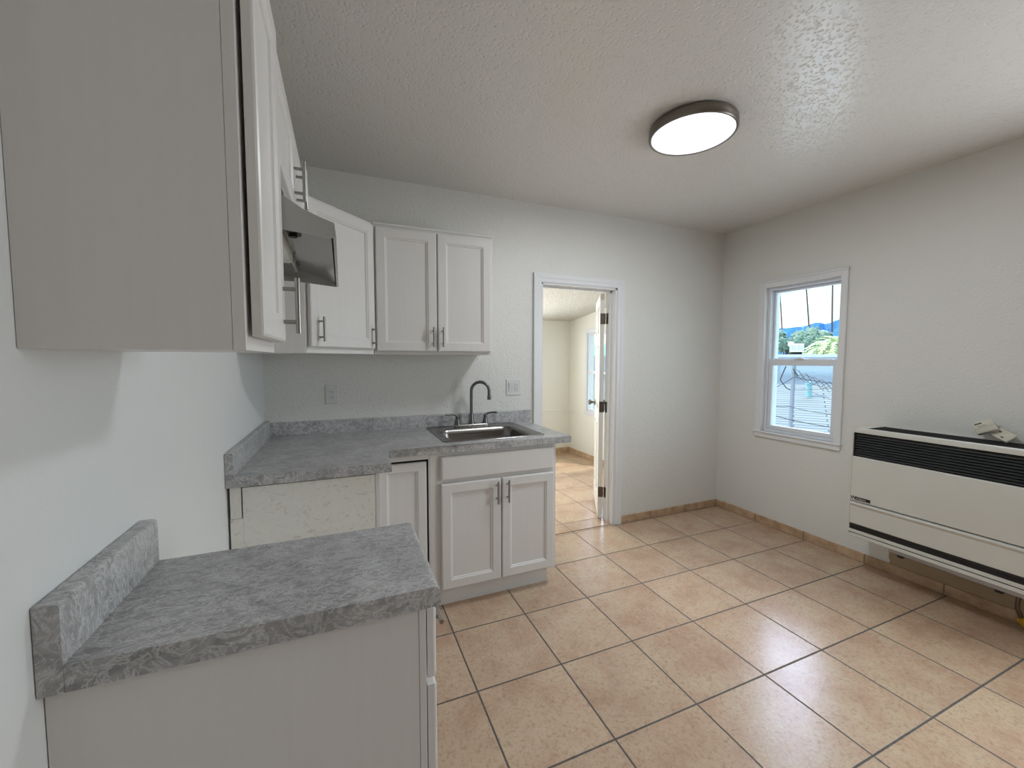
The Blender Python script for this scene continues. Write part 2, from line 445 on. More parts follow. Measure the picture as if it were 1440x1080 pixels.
# ================================================================== KITCHEN WINDOW
win = thing('window_1', None, None, (W, (WY0+WY1)/2, WZ0)); win['kind'] = 'structure'
b = BM()
cw = .052
# casing on the wall face: flat boards with an inner bead
box(b, (W-.017, WY1-.002, WZ0-cw), (W+.004, WY1+cw, WZ1+cw), .003)
box(b, (W-.017, WY0-cw+.01, WZ0-cw), (W+.004, WY0+.002, WZ1+cw), .003)
box(b, (W-.0165, WY0, WZ1-.002), (W+.004, WY1, WZ1+cw-.004), .003)
box(b, (W-.0165, WY0, WZ0-cw), (W+.004, WY1, WZ0+.002), .003)
box(b, (W-.024, WY0-cw+.006, WZ1+cw-.016), (W, WY1+cw+.006, WZ1+cw), .003)
# thin sill lip
box(b, (W-.028, WY0-cw+.004, WZ0-.014), (W+.02, WY1+cw+.012, WZ0+.002), .004)
obj('window_casing', b, M_trim, win)
b = BM()   # vinyl outer frame
f = .022
for y0, y1, z0, z1 in ((WY0, WY0+f, WZ0, WZ1), (WY1-f, WY1, WZ0, WZ1), (WY0+f, WY1-f, WZ0, WZ0+f), (WY0+f, WY1-f, WZ1-f, WZ1)):
    box(b, (W+.025, y0, z0), (W+.10, y1, z1), .002)
obj('window_frame', b, M_vinyl, win)
def sash(name, x0, x1, z0, z1, st, bot, top):
    b = BM(); y0, y1 = WY0+f+.001, WY1-f-.001
    box(b, (x0, y0, z0), (x1, y0+st, z1), .003); box(b, (x0, y1-st, z0), (x1, y1, z1), .003)
    box(b, (x0, y0+st, z0), (x1, y1-st, z0+bot), .003); box(b, (x0, y0+st, z1-top), (x1, y1-st, z1), .003)
    o = obj(name, b, M_vinyl, win)
    g = BM(); xm = (x0+x1)/2; box(g, (xm-.002, y0+st-.004, z0+bot-.004), (xm+.002, y1-st+.004, z1-top+.004))
    obj('glass_pane', g, M_glass, o); return o
sash('upper_sash', W+.066, W+.094, 1.365, WZ1-f-.001, .016, .035, .02)
lo_s = sash('lower_sash', W+.030, W+.060, WZ0+f+.001, 1.395, .03, .032, .05)
b = BM(); box(b, (W+.018, -.73, 1.392), (W+.05, -.66, 1.402), .003); box(b, (W+.022, -.715, 1.40), (W+.04, -.675, 1.409), .003)
obj('sash_lock', b, M_vinyl, lo_s)

# ================================================================== CABINET HELPERS
def frame_basis(origin, u, n):
    """matrix: local x -> u (width), local y -> n (outward), local z -> up"""
    u, n = Vector(u).normalized(), Vector(n).normalized()
    m = Matrix((u, n, Vector((0, 0, 1)))).transposed().to_4x4(); m.translation = Vector(origin); return m
def rect(x0, x1, z0, z1, y): return [(x0, y, z0), (x1, y, z0), (x1, y, z1), (x0, y, z1)]
def panel_door(w, h, t=.02, fr=.056, recess=.011):
    b = BM(); s = .003
    rings = [rect(0, w, 0, h, 0), rect(0, w, 0, h, t-.006), rect(.0015, w-.0015, .0015, h-.0015, t-.0025), rect(.006, w-.006, .006, h-.006, t),
             rect(fr-.006, w-fr+.006, fr-.006, h-fr+.006, t), rect(fr, w-fr, fr, h-fr, t-.005),
             rect(fr+.004, w-fr-.004, fr+.004, h-fr-.004, t-.0055), rect(fr+.007, w-fr-.007, fr+.007, h-fr-.007, t-recess)]
    return loft(b, rings, True, True)
def slab_front(w, h, t=.02):
    return loft(BM(), [rect(0, w, 0, h, 0), rect(0, w, 0, h, t-.007), rect(.002, w-.002, .002, h-.002, t-.003), rect(.008, w-.008, .008, h-.008, t)], True, True)
def bar_pull(L=.128, r=.006, off=.030, post=.076, vertical=True):
    b = BM()
    if vertical:
        tube(b, [(0, off, -L/2), (0, off, L/2)], r, 14)
        for z in (-post/2, post/2): tube(b, [(0, 0, z), (0, off, z)], r*.8, 12)
    else:
        tube(b, [(-L/2, off, 0), (L/2, off, 0)], r, 14)
        for x in (-post/2, post/2): tube(b, [(x, 0, 0), (x, off, 0)], r*.8, 12)
    return b
def add_door(parent, Mx, x0, z0, w, h, handle=None, fr=.056, name='door', slab=False, vertical=True, L=.128):
    """handle: (x, z) on the door, local"""
    d = obj(name, slab_front(w, h) if slab else panel_door(w, h, fr=fr), M_cab, parent, M=Mx @ Matrix.Translation((x0, .004, z0)))
    if handle:
        obj('handle', bar_pull(L=L, vertical=vertical), M_nickel, d, M=Mx @ Matrix.Translation((x0+handle[0], .024, z0+handle[1])), smooth=True)
    return d
def carcass_box(x0, x1, y0, y1, z0, z1):
    return box(BM(), (x0, y0, z0), (x1, y1, z1), .0012)

# ================================================================== WALL CABINETS
UZ0, UZ1 = 1.407, 2.155
UD = .277
# -- near wall cabinet on the left wall
NY0, NY1 = -1.965, -1.655
UN = .281
t = thing('wall_cabinet', 'large white wall cabinet nearest the camera, its plain side panel filling the upper left', 'cabinet', (0, (NY0+NY1)/2, UZ0))
b = BM(); box(b, (0.001, NY0, UZ0), (UN-.0195, NY1, UZ1)); obj('body', b, M_cab, t)
b = BM(); box(b, (UN-.0190, NY0-.0003, UZ0-.0005), (UN, NY1, UZ1), .0006); obj('face_frame', b, M_cab, t)
Mx = frame_basis((UN+.003, NY0, UZ0), (0, 1, 0), (1, 0, 0))
add_door(t, Mx, .012, .024, NY1-NY0-.024, UZ1-UZ0-.04, handle=(NY1-NY0-.024-.028, .085))
# -- cabinet over the range hood
OY1 = -.640
t = thing('wall_cabinet', 'short two-door white wall cabinet mounted above the range hood', 'cabinet', (0, -1.15, 1.86))
b = BM(); box(b, (0.001, NY1+.001, 1.86), (UD-.0195, OY1, UZ1)); obj('body', b, M_cab, t)
b = BM(); box(b, (UD-.0188, NY1+.001, 1.859), (UD, OY1, UZ1), .001); obj('face_frame', b, M_cab, t)
Mx = frame_basis((UD, NY1, 1.86), (0, 1, 0), (1, 0, 0))
add_door(t, Mx, .014, .02, .405, .26, handle=(.405-.03, .085))
add_door(t, Mx, .425, .02, .405, .26, handle=(.03, .085))
# -- diagonal corner wall cabinet
A = Vector((UD, -.636, 0)); B = Vector((.602, -.311, 0))
t = thing('wall_cabinet', 'diagonal corner wall cabinet with one tall bright white door and two bar handles', 'cabinet', (.25, -.25, 1.42))
CZ0 = 1.42
b = BM(); prism(b, [(0.001, -.001), (0.001, -.636), (A.x-.002, A.y), (B.x, B.y+.002), (.602, -.001)], 'z', CZ0, UZ1); obj('body', b, M_cab, t)
ud = (B-A).normalized(); nd = Vector((ud.y, -ud.x, 0)); Ld = (B-A).length
Mx = frame_basis(A+Vector((0, 0, CZ0)), ud, nd)
b = BM(); box(b, (0.002, -.018, 0), (Ld-.002, .0, UZ1-CZ0), .001); obj('face_frame', b, M_cab, t, M=Mx)
d = add_door(t, Mx, .010, .03, Ld-.022, UZ1-CZ0-.045, handle=(.05, .085), L=.118)
obj('handle', bar_pull(L=.118), M_nickel, d, M=Mx @ Matrix.Translation((Ld-.022-.012, .024, .03+.07)), smooth=True)
# -- double cabinet on the back wall
BX0, BX1 = .6035, 1.325
t = thing('wall_cabinet', 'double-door white wall cabinet on the back wall to the left above the sink', 'cabinet', ((BX0+BX1)/2, -.15, CZ0))
b = BM(); box(b, (BX0, -.2855, CZ0), (BX1, -.001, UZ1)); obj('body', b, M_cab, t)
b = BM(); box(b, (BX0+.001, -.305, CZ0-.001), (BX1+.001, -.286, UZ1), .001); obj('face_frame', b, M_cab, t)
b = BM(); box(b, (BX0-.0, -.312, UZ1-.001), (BX1+.004, -.001, UZ1+.012), .003); obj('top_trim', b, M_cab, t)
Mx = frame_basis((BX0, -.305, CZ0), (1, 0, 0), (0, -1, 0))
dw = .347
add_door(t, Mx, .014, .018, dw, .7, handle=(dw-.026, .085), L=.118)
add_door(t, Mx, .014+dw+.006, .018, dw-.008, .7, handle=(.026, .085), L=.118)

# ================================================================== RANGE HOOD
HY0, HY1 = -1.640, -.885
t = thing('range_hood', 'grey under-cabinet range hood with curved front above the stove gap', 'range hood', (0, -1.26, 1.7))
top = [(.002, 1.858), (.20, 1.858), (.245, 1.828), (.297, 1.793), (.32, 1.777), (.351, 1.758), (.384, 1.745), (.420, 1.733)]
botm = [(.420, 1.697), (.407, 1.6955), (.30, 1.705), (.002, 1.715)]
b = BM()   # top skin with thickness, front lip, and two end plates
th = .004
def strip(poly_out, poly_in): 
    ring0 = [(x, HY0, z) for x, z in poly_out+poly_in[::-1]]; ring1 = [(x, HY1, z) for x, z in poly_out+poly_in[::-1]]
    loft(b, [ring0, ring1], True, True)
strip(top+[(.424, 1.697)], [(x-.004 if i > 1 else x, z-.004) for i, (x, z) in enumerate(top)]+[(.4165, 1.697)])
for ya, yb in ((HY0-.001, HY0+.004), (HY1-.004, HY1+.001)):
    prism(b, top+botm, 'y', ya, yb)
obj('hood_shell', b, M_hood, t, smooth=30)
b = BM()   # concave inner pan
prof = []
for k in range(13):
    a = k/12; prof.append((.012+a*.400, 1.722+.034*math.sin(PI*min(1, a*1.06))**.8 if a < .93 else 1.718-(a-.93)*.2))
loft(b, [[(x, HY0+.005, z) for x, z in prof], [(x, HY1-.005, z) for x, z in prof]], cyclic=False)
obj('inner_pan', b, M_hoodin, t, smooth='all')
b = BM(); box(b, (.05, HY0+.20, 1.716), (.285, HY0+.46, 1.758), .012, 2); obj('light_lens', b, M_lens, t, smooth=30)
b = BM(); box(b, (.04, HY0+.49, 1.728), (.285, HY1-.08, 1.75), .004)
for k in range(7): box(b, (.05, HY0+.505+k*.026, 1.725), (.275, HY0+.511+k*.026, 1.729))
obj('grease_filter', b, M_hoodin, t)
b = BM(); box(b, (.30, HY0+.02, 1.728), (.335, HY0+.15, 1.745), .003)
for k in range(2): tube(b, [(.317, HY0+.05+.06*k, 1.735), (.317, HY0+.05+.06*k, 1.716)], .011, 14)
obj('control_knobs', b, M_black, t)

# ================================================================== BASE CABINETS
CT, CU = .930, .888      # countertop top and underside
def toe(bm, x0, x1, y0, y1): return box(bm, (x0, y0, 0), (x1, y1, .11))
# -- near base cabinet (stands on the left wall, faces +x)
t = thing('base_cabinet', 'foreground white base cabinet with a plain side panel and front drawer', 'cabinet', (.3, -1.8, 0))
b = BM(); box(b, (.001, -1.962, .0), (.5635, -1.632, CU-.0005), .001); obj('body', b, M_cab, t)
b = BM(); box(b, (.564, -1.9625, .0), (.578, -1.6315, CU-.0005), .001); obj('face_frame', b, M_cab, t)
Mx = frame_basis((.578, -1.962, 0), (0, 1, 0), (1, 0, 0))
dr = add_door(t, Mx, .010, .720, .31, .15, handle=None, name='drawer', slab=True)
obj('handle', bar_pull(L=.128, off=.042, vertical=False), M_nickel, dr, M=Mx @ Matrix.Translation((.212, .024, .742)), smooth=True)
add_door(t, Mx, .010, .125, .31, .578)
# -- corner base cabinet
t = thing('base_cabinet', 'corner base cabinet with unpainted scuffed side panel and narrow gapped door', 'cabinet', (.4, -.4, 0))
PY = -.892
b = BM(); box(b, (.012, PY+.014, .0), (.5555, -.002, CU-.001)); box(b, (.5555, -.585, .0), (.852, -.002, CU-.001)); obj('body', b, M_cab, t)
b = BM()
box(b, (.052, PY, .0), (.5545, PY+.0135, CU-.009)); box(b, (.008, PY, .0), (.0515, PY+.0135, .755)); box(b, (.010, PY-.001, .757), (.047, PY+.0135, CU-.0015))
tag(obj('side_panel', b, M_raw, t), 'unpainted scuffed side panel')
b = BM(); box(b, (.0135, PY+.0137, .02), (.553, PY+.01395, CU-.002)); obj('panel_gap_shade', b, M_dark, t)  # dark sheet standing in for the shade inside the panel slots
b = BM(); box(b, (.556, PY, .0), (.575, -.612, CU-.001), .001); box(b, (.576, -.612, CU-.032), (.853, -.5855, CU-.001)); box(b, (.848, -.612, .0), (.853, -.5855, CU-.033)); obj('face_frame', b, M_cab, t)
Mx = frame_basis((.585, -.598, .12), (1, 0, 0), (0, -1, 0))
b = BM(); box(b, (.577, -.592, .11), (.8475, -.5858, CU-.0325)); obj('door_gap_shade', b, M_dark, t)  # dark backing put in as the shade around the door edges
add_door(t, Mx, .0, .0, .251, .725, fr=.05)
b = BM(); box(b, (.577, -.56, 0), (.853, -.5555, .109)); obj('toe_kick', b, M_cab, t)
# -- sink base cabinet
t = thing('base_cabinet', 'white two-door sink base cabinet standing beside the doorway', 'cabinet', (1.24, -.3, 0))
SX0, SX1 = .854, 1.622
b = BM()
box(b, (SX0, -.59, .11), (SX0+.016, -.003, CU-.001)); box(b, (SX1-.016, -.59, .108), (SX1, -.003, CU-.001)); box(b, (SX1-.05, -.544, .0), (SX1-.034, -.003, .11)); box(b, (SX0, -.59, .11), (SX1, -.003, .126)); box(b, (SX0, -.012, .0), (SX1, -.003, CU-.001))
obj('body', b, M_cab, t)
b = BM(); box(b, (SX0+.0005, -.612, .108), (SX0+.066, -.5905, CU-.001)); box(b, (SX1-.02, -.612, .108), (SX1+.0015, -.5905, CU-.001)); box(b, (SX0+.066, -.612, .108), (SX1-.02, -.5905, .13)); box(b, (SX0+.066, -.612, CU-.03), (SX1-.02, -.5905, CU-.001)); box(b, (SX0+.066, -.612, .7), (SX1-.02, -.5905, .75)); box(b, (1.24, -.612, .13), (1.285, -.5905, .7)); obj('face_frame', b, M_cab, t)
Mx = frame_basis((0, -.612, 0), (1, 0, 0), (0, -1, 0))
b = BM(); obj('drawer_front', slab_front(.688, .13), M_cab, t, M=Mx @ Matrix.Translation((.912, .002, .735)))
add_door(t, Mx, .912, .122, .347, .592, handle=(.347-.03, .592-.075))
add_door(t, Mx, .912+.353, .122, .337, .592, handle=(.03, .592-.075))
b = BM(); box(b, (SX0, -.565, 0), (SX1-.03, -.545, .1075)); obj('toe_kick', b, M_cab, t)

# ================================================================== COUNTERTOPS
def splash_profile(w, z0, h, r=.008):
    """cross-section (across, z) of a back splash with rounded top"""
    pts = [(0, z0), (w, z0)]
    for k in range(5):
        a = PI/2*k/4; pts.append((w-r+r*math.cos(a), z0+h-r+r*math.sin(a)))
    for k in range(5):
        a = PI/2+PI/2*k/4; pts.append((.003+.003*math.cos(a), z0+h-.003+.003*math.sin(a)))
    return pts
# near: deck with waterfall-rolled front edge
t = thing('countertop', 'foreground grey marbled laminate countertop over the nearest base cabinet', 'countertop', (.3, -1.8, CU))
def deck_profile(x0, x1):
    r = .014; p = [(x0, CU), (x1-.004, CU), (x1, CU+.006)]
    for k in range(6):
        a = PI/2*k/5; p.append((x1-r+r*math.cos(a), CT-r+r*math.sin(a)))
    p.append((x0, CT)); return p
obj('worktop', prism(BM(), deck_profile(.033, .606), 'y', -1.978, -1.626), M_lam, t, smooth=40)
b = BM(); prism(b, splash_profile(.031, CU-.0, CT+.098-CU), 'y', -1.978, -1.626)
obj('backsplash', b, M_lam, t, smooth=40, M=Matrix.Translation((.0015, 0, 0)))
# far: L shaped with sink cut-out
t = thing('countertop', 'L-shaped grey marbled laminate countertop holding the sink along the back wall', 'countertop', (.8, -.4, CU))
b = BM()
CX1 = 1.712
poly = [(.030, -.0185), (.030, -.914), (.626, -.914), (.626, -.645), (CX1, -.645), (CX1, -.0185)]
prism(b, poly, 'z', CU, CT)
b.edges.ensure_lookup_table()
ed = [e for e in b.edges if all(abs(v.co.z-CT) < 1e-5 for v in e.verts) and not all(abs(v.co.x-.030) < 1e-5 for v in e.verts) and not all(abs(v.co.y+.0185) < 1e-5 for v in e.verts) and not all(abs(v.co.y+.914) < 1e-5 for v in e.verts)]
bmesh.ops.bevel(b, geom=ed, offset=.013, segments=5, profile=.5, affect='EDGES')
wt = obj('worktop', b, M_lam, t)
b = BM(); box(b, (.962, -.553, CU-.05), (1.548, -.062, CT+.05)); cut = obj('cut', b, None)
boolean(wt, [cut])
if not wt.data.materials: wt.data.materials.append(M_lam)
for p in wt.data.polygons: p.use_smooth = True
wt.data.set_sharp_from_angle(angle=math.radians(30))
b = BM(); prism(b, splash_profile(.028, CU, CT+.094-CU), 'y', -.914, -.0015); obj('backsplash', b, M_lam, t, smooth=40, M=Matrix.Translation((.0015, 0, 0)))
b = BM(); prism(b, [(-x, z) for x, z in splash_profile(.0165, CT+.0005, .0825)], 'x', .030, 1.735); obj('backsplash', b, M_lam, t, smooth=40, M=Matrix.Translation((0, -.0015, 0)))

# ================================================================== SINK + FAUCET
t = thing('kitchen_sink', 'drop-in stainless steel single-bowl kitchen sink set in the grey countertop', 'sink', (1.26, -.3, CT))
b = BM()
ix0, ix1, iy0, iy1 = 1.000, 1.505, -.545, -.165
rings = [rrect(.940, 1.572, -.578, -.040, .02, CT+.0008), rrect(.943, 1.569, -.575, -.043, .02, CT+.005), rrect(.952, 1.560, -.566, -.052, .02, CT+.0055),
         rrect(.958, 1.554, -.560, -.058, .02, CT+.003), rrect(ix0-.012, ix1+.012, iy0-.008, iy1+.012, .07, CT+.003), rrect(ix0, ix1, iy0, iy1, .065, CT-.004),
         rrect(ix0+.006, ix1-.006, iy0+.006, iy1-.006, .065, CT-.03), rrect(ix0+.014, ix1-.014, iy0+.014, iy1-.014, .07, CT-.13), rrect(ix0+.03, ix1-.03, iy0+.03, iy1-.03, .07, CT-.155),
         rrect(ix0+.08, ix1-.08, iy0+.08, iy1-.08, .06, CT-.165), rrect(1.2, 1.3, -.4, -.3, .05, CT-.168)]
loft(b, rings, False, True)
obj('basin', b, M_steel, t, smooth=50)
b = BM(); lathe(b, [(0, .0035), (.03, .0035), (.036, .001), (.043, .004), (.045, 0)], (1.25, -.35, CT-.168), 24); obj('drain', b, M_nickel, t, smooth=True)
FX, FYb = 1.246, -.098; Z = CT+.0034
t = thing('faucet', 'brushed gooseneck kitchen faucet with two lever handles behind the sink bowl', 'faucet', (FX, FYb, Z))
b = BM(); loft(b, [rrect(FX-.125, FX+.125, FYb-.028, FYb+.028, .027, Z), rrect(FX-.125, FX+.125, FYb-.028, FYb+.028, .027, Z+.010), rrect(FX-.121, FX+.121, FYb-.024, FYb+.024, .023, Z+.015)], True, True); obj('base_plate', b, M_nickel, t, smooth=50)
b = BM()
lathe(b, [(.0, 0), (.022, 0), (.022, .006), (.017, .02), (.0145, .06), (.0125, .072), (.0, .072)], (FX, FYb, Z+.014), 20)
pts = [(FX, FYb, Z+.07)]; R_ = .062; zt = 1.175
pts.append((FX, FYb, zt-.0)); dirx, diry = .86, -.51
for k in range(1, 15):
    a = PI*k/14*1.0
    o = R_*(1-math.cos(a)); pts.append((FX+dirx*o, FYb+diry*o, zt+R_*math.sin(a)))
e = pts[-1]; pts.append((e[0]+.001, e[1], e[2]-.035))
tube(b, pts, [.0105]*(len(pts)-1)+[.0115], 14)
tube(b, [(e[0]+.001, e[1], e[2]-.03), (e[0]+.0015, e[1], e[2]-.058)], [.0135, .0145], 14)
obj('spout', b, M_bronze, t, smooth=40)
for s in (-1, 1):
    b = BM(); hx = FX+s*.1
    lathe(b, [(.0, 0), (.022, 0), (.021, .008), (.0135, .035), (.011, .045), (.013, .05), (.013, .058), (.007, .066), (0, .068)], (hx, FYb, Z+.014), 18)
    tube(b, [(hx, FYb, Z+.072), (hx+s*.02, FYb-.004, Z+.084), (hx+s*.045, FYb-.008, Z+.089), (hx+s*.08, FYb-.012, Z+.087)], [.006, .0065, .0065, .0085], 10)
    obj('lever_handle', b, M_bronze, t, smooth=50)

# ================================================================== OUTLET + SWITCH PLATE
def plate(bm, x0, x1, z0, z1, yf=-.0065): return loft(bm, [rect(x0, x1, z0, z1, -.0005), rect(x0, x1, z0, z1, yf+.003), rect(x0+.003, x1-.003, z0+.003, z1-.003, yf)], True, True)
def receptacle(parent, cx, cz):
    b = BM(); box(b, (cx-.0165, -.0095, cz-.033), (cx+.0165, -.006, cz+.033), .001); r = obj('receptacle', b, M_plate, parent)
    b = BM()
    for dz in (-.0155, .0155):
        box(b, (cx-.0075, -.0101, cz+dz), (cx-.0055, -.0096, cz+dz+.008)); box(b, (cx+.0055, -.0101, cz+dz), (cx+.0075, -.0096, cz+dz+.007))
        lathe(b, [(0, -.0101), (.0026, -.0101), (.0026, -.0096), (0, -.0096)], (cx, 0, cz+dz-.006), 10, axis='y')
    obj('socket_slots', b, M_slot, r)
    b = BM(); box(b, (cx-.005, -.0105, cz-.0035), (cx-.001, -.0096, cz+.0035)); box(b, (cx+.001, -.0105, cz-.0035), (cx+.005, -.0096, cz+.0035)); obj('test_buttons', b, M_plate, r)
ox, oz = .368, 1.172
t = thing('wall_outlet', 'white electrical outlet alone on the back wall above the corner countertop', 'outlet', (ox, 0, oz))
obj('cover_plate', plate(BM(), ox-.036, ox+.036, oz-.06, oz+.06), M_plate, t); receptacle(t, ox+.003, oz)
sx, sz = 1.601, 1.186
t = thing('switch_plate', 'white double wall plate with rocker switch and outlet left of the doorway', 'switch', (sx, 0, sz))
obj('cover_plate', plate(BM(), sx-.06, sx+.06, sz-.06, sz+.06), M_plate, t); receptacle(t, sx+.024, sz)
b = BM(); loft(b, [rect(sx-.04, sx-.008, sz-.033, sz+.033, -.006), rect(sx-.04, sx-.008, sz-.033, sz+.033, -.0085), [(sx-.039, -.0085, sz-.032), (sx-.009, -.0085, sz-.032), (sx-.009, -.0125, sz+.032), (sx-.039, -.0125, sz+.032)]], True, True)
obj('rocker_switch', b, M_plate, t)

# ================================================================== CEILING LIGHT
LX, LY = 2.045, -1.205
t = thing('ceiling_light', 'round flush ceiling light with bronze rim and glowing white diffuser', 'ceiling light', (LX, LY, H))
b = BM(); lathe(b, [(.185, H-.0005), (.198, H-.004), (.203, H-.012), (.203, H-.046), (.199, H-.051), (.192, H-.051), (.190, H-.044), (.0, H-.044)], (LX, LY, 0), 72)
obj('rim', b, plain('dark_nickel_rim', (.23, .20, .17), .35, .9), t, smooth=40)
b = BM(); lathe(b, [(.1895, H-.0445), (.1895, H-.048), (.17, H-.0525), (.10, H-.055), (.0, H-.056)], (LX, LY, 0), 64)
DIFF = obj('diffuser', b, emis('lamp_diffuser', (.86, .90, 1.0), 1.5), t, smooth='all')

# ================================================================== WALL HEATER
hx0, hx1 = 3.447, W-.001
hy1, hy0 = -1.222, -2.18
hz0, hz1 = .268, .957
t = thing('wall_heater', 'wide white wall furnace with black louvres hanging under the right wall window side', 'heater', (3.6, -1.7, hz0))
t['label'] = 'wide white wall furnace with black louvre grille on the right wall'
b = BM()    # case: back, ends, rounded front skin around the grille
box(b, (hx0+.02, hy0, hz0), (hx1, hy1-.003, hz0+.02), .002)
box(b, (hx0+.012, hy1-.02, hz0), (hx1, hy1, hz1), .003); box(b, (hx0+.012, hy0, hz0), (hx1, hy0+.02, hz1), .003)
box(b, (hx1-.01, hy0+.02, hz0+.02), (hx1, hy1-.02, hz1-.002))
obj('case', b, M_heat, t)
b = BM()   # front frame: top rail wraps, corner posts
box(b, (hx0, hy0, .928), (hx0+.045, hy1, hz1), .004, 2)
box(b, (hx0, hy1-.013, .30), (hx0+.03, hy1+.001, .927), .003); box(b, (hx0, hy0-.001, .30), (hx0+.03, hy0+.013, .927), .003)
box(b, (hx0+.03, hy1-.06, hz1-.006), (hx1, hy1, hz1+.0005), .002)
obj('front_frame', b, M_heat, t)
b = BM()   # upper front panel bulging slightly, and lower panel with a rolled crease
pr = [(hx0+.03, .775), (hx0+.004, .775), (hx0, .77), (hx0-.001, .62), (hx0, .492), (hx0+.004, .487), (hx0+.03, .487)]
prism(b, pr, 'y', hy0+.014, hy1-.0135); up_panel = obj('upper_panel', b, M_heat, t)
b = BM()
pr = [(hx0+.03, .481), (hx0+.002, .481), (hx0-.009, .476), (hx0-.010, .470), (hx0-.004, .462), (hx0+.001, .455), (hx0+.002, .342), (hx0+.006, .339), (hx0+.03, .339)]
prism(b, pr, 'y', hy0+.014, hy1-.0135); obj('lower_panel', b, M_heat, t)
b = BM()   # black grille: backing and louvres, slats at an angle
box(b, (hx0+.028, hy0+.014, .777), (hx0+.032, hy1-.014, .928))
box(b, (hx0+.004, hy0+.014, .777), (hx0+.028, hy0+.02, .928)); box(b, (hx0+.004, hy1-.02, .777), (hx0+.028, hy1-.014, .928))
g = obj('grille_frame', b, M_black, t)
for k in range(9):
    b = BM(); z = .785+k*.0155
    prism(b, [(hx0+.005, z), (hx0+.0075, z-.0015), (hx0+.027, z+.010), (hx0+.0255, z+.012)], 'y', hy0+.0205, hy1-.0205); obj('louvre', b, M_louv, g)
b = BM()   # black top vent, behind the front rail
box(b, (hx0+.045, hy0+.02, hz1-.03), (hx1-.012, hy1-.061, hz1-.006))
for k in range(12): box(b, (hx0+.052+k*.016, hy0+.022, hz1-.006), (hx0+.056+k*.016, hy1-.063, hz1-.001))
obj('top_vent', b, M_black, t)
b = BM(); box(b, (hx0+.006, hy0+.013, .302), (hx0+.028, hy1-.001, .338)); box(b, (hx0+.001, hy0+.013, .317), (hx0+.006, hy1-.03, .321)); box(b, (hx0+.004, hy0+.002, .2768), (hx0+.038, hy1-.01, .2818)); obj('air_slot', b, M_black, t)
b = BM()   # bottom rails
box(b, (hx0, hy0, .282), (hx0+.04, hy1+.001, .3015), .002); box(b, (hx0+.001, hy0, .256), (hx0+.04, hy1-.02, .2765), .002)
obj('bottom_rail', b, M_heat, t)
# underside tray and valve pipework
b = BM(); box(b, (hx0+.05, hy0+.05, .215), (hx0+.12, hy1-.2, .256), .004); obj('burner_tray', b, plain('galvanised_tray', (.42, .43, .45), .4, .8), t)
b = BM(); tube(b, [(hx0+.09, hy1-.13, .24), (hx0+.09, hy1-.2, .232), (hx0+.085, hy1-.5, .222), (hx0+.08, hy1-.66, .222)], .006, 8)
for yy in (-.24, -.64): box(b, (hx0+.055, hy1+yy-.03, .2), (hx0+.1, hy1+yy, .235), .004)
obj('burner_pipe', b, M_black, t)
# badge on the upper panel: black plate with pale lettering
b = BM(); box(b, (hx0-.0022, -1.342, .4975), (hx0-.0006, -1.2625, .5175), .0004); badge = obj('badge', b, M_black, t)
b = BM(); box(b, (hx0-.0024, -1.262, .4975), (hx0-.0006, -1.236, .524), .0004); obj('badge_mark', b, M_heat, badge)
def text_mesh(name, s, size, mat, parent, Mx, bold=.0):
    cu = bpy.data.curves.new(name, 'FONT'); cu.body = s; cu.size = size; cu.extrude = .0003; cu.align_x = 'LEFT'; cu.offset = bold
    o = bpy.data.objects.new(name, cu); COL.objects.link(o); bpy.context.view_layer.update()
    me = bpy.data.meshes.new_from_object(o.evaluated_get(bpy.context.evaluated_depsgraph_get()))
    bpy.data.objects.remove(o); bpy.data.curves.remove(cu)
    b = BM(); b.from_mesh(me); bpy.data.meshes.remove(me); return obj(name, b, mat, parent, M=Mx)
# facing -x: text runs towards -y
Mt = Matrix(((0, 0, -1), (-1, 0, 0), (0, 1, 0))).to_4x4()
text_mesh('badge_letter', 'W', .03, M_black, badge, Matrix.Translation((hx0-.0026, -1.236, .5)) @ Mt, .0008)
text_mesh('badge_lettering', 'Williams', .0150, M_heat, badge, Matrix.Translation((hx0-.0025, -1.2665, .5020)) @ Mt)

# ---- old thermostat covers lying on the heater, leaning on the wall
def cover(name, label, loc, rot, w, h, d, mat, lines):
    t = thing(name, label, 'thermostat cover', loc); t.rotation_euler = rot
    Mx = wloc(t)
    b = BM(); box(b, (-w/2, -d/2, -h/2), (w/2, d/2, h/2), .006, 2); o = obj('housing', b, mat, t, M=Mx, smooth=40)
    b = BM()
    if lines:
        box(b, (-w*.36, -d/2-.0008, h*.24), (w*.0, -d/2+.001, h*.33)); obj('dial_window', b, M_black, t, M=Mx)
        b = BM(); box(b, (-w*.46, -d/2-.0008, -h*.10), (w*.46, -d/2+.001, -h*.08)); box(b, (-w*.3, -d/2-.0006, h*.08), (w*.1, -d/2+.001, h*.11)); box(b, (-w*.26, -d/2-.0006, h*.0), (w*.2, -d/2+.001, h*.03)); obj('seam_lines', b, plain('grey_print', (.25, .24, .2), .6), t, M=Mx)
    else:
        for dx, dz in ((-.3, .1), (.05, -.3)):
            b = BM(); box(b, (w*dx, -d/2-.001, h*dz), (w*dx+.012, -d/2+.001, h*dz+.006)); obj('mounting_slot', b, M_slot, t, M=Mx)
    return t
RZ = -PI/2+.25
def facing(roll, lean):    # front looks towards -x, rolled in its own plane, leaning back
    return (Matrix.Rotation(-PI/2+.0, 3, 'Z') @ Matrix.Rotation(-lean, 3, 'X') @ Matrix.Rotation(roll, 3, 'Y')).to_euler()
cover('thermostat', 'cream thermostat cover with printed dial marks tilted on the heater top', (3.645, -1.742, 1.028), facing(math.radians(-32), .35), .082, .068, .03, M_cream, True)
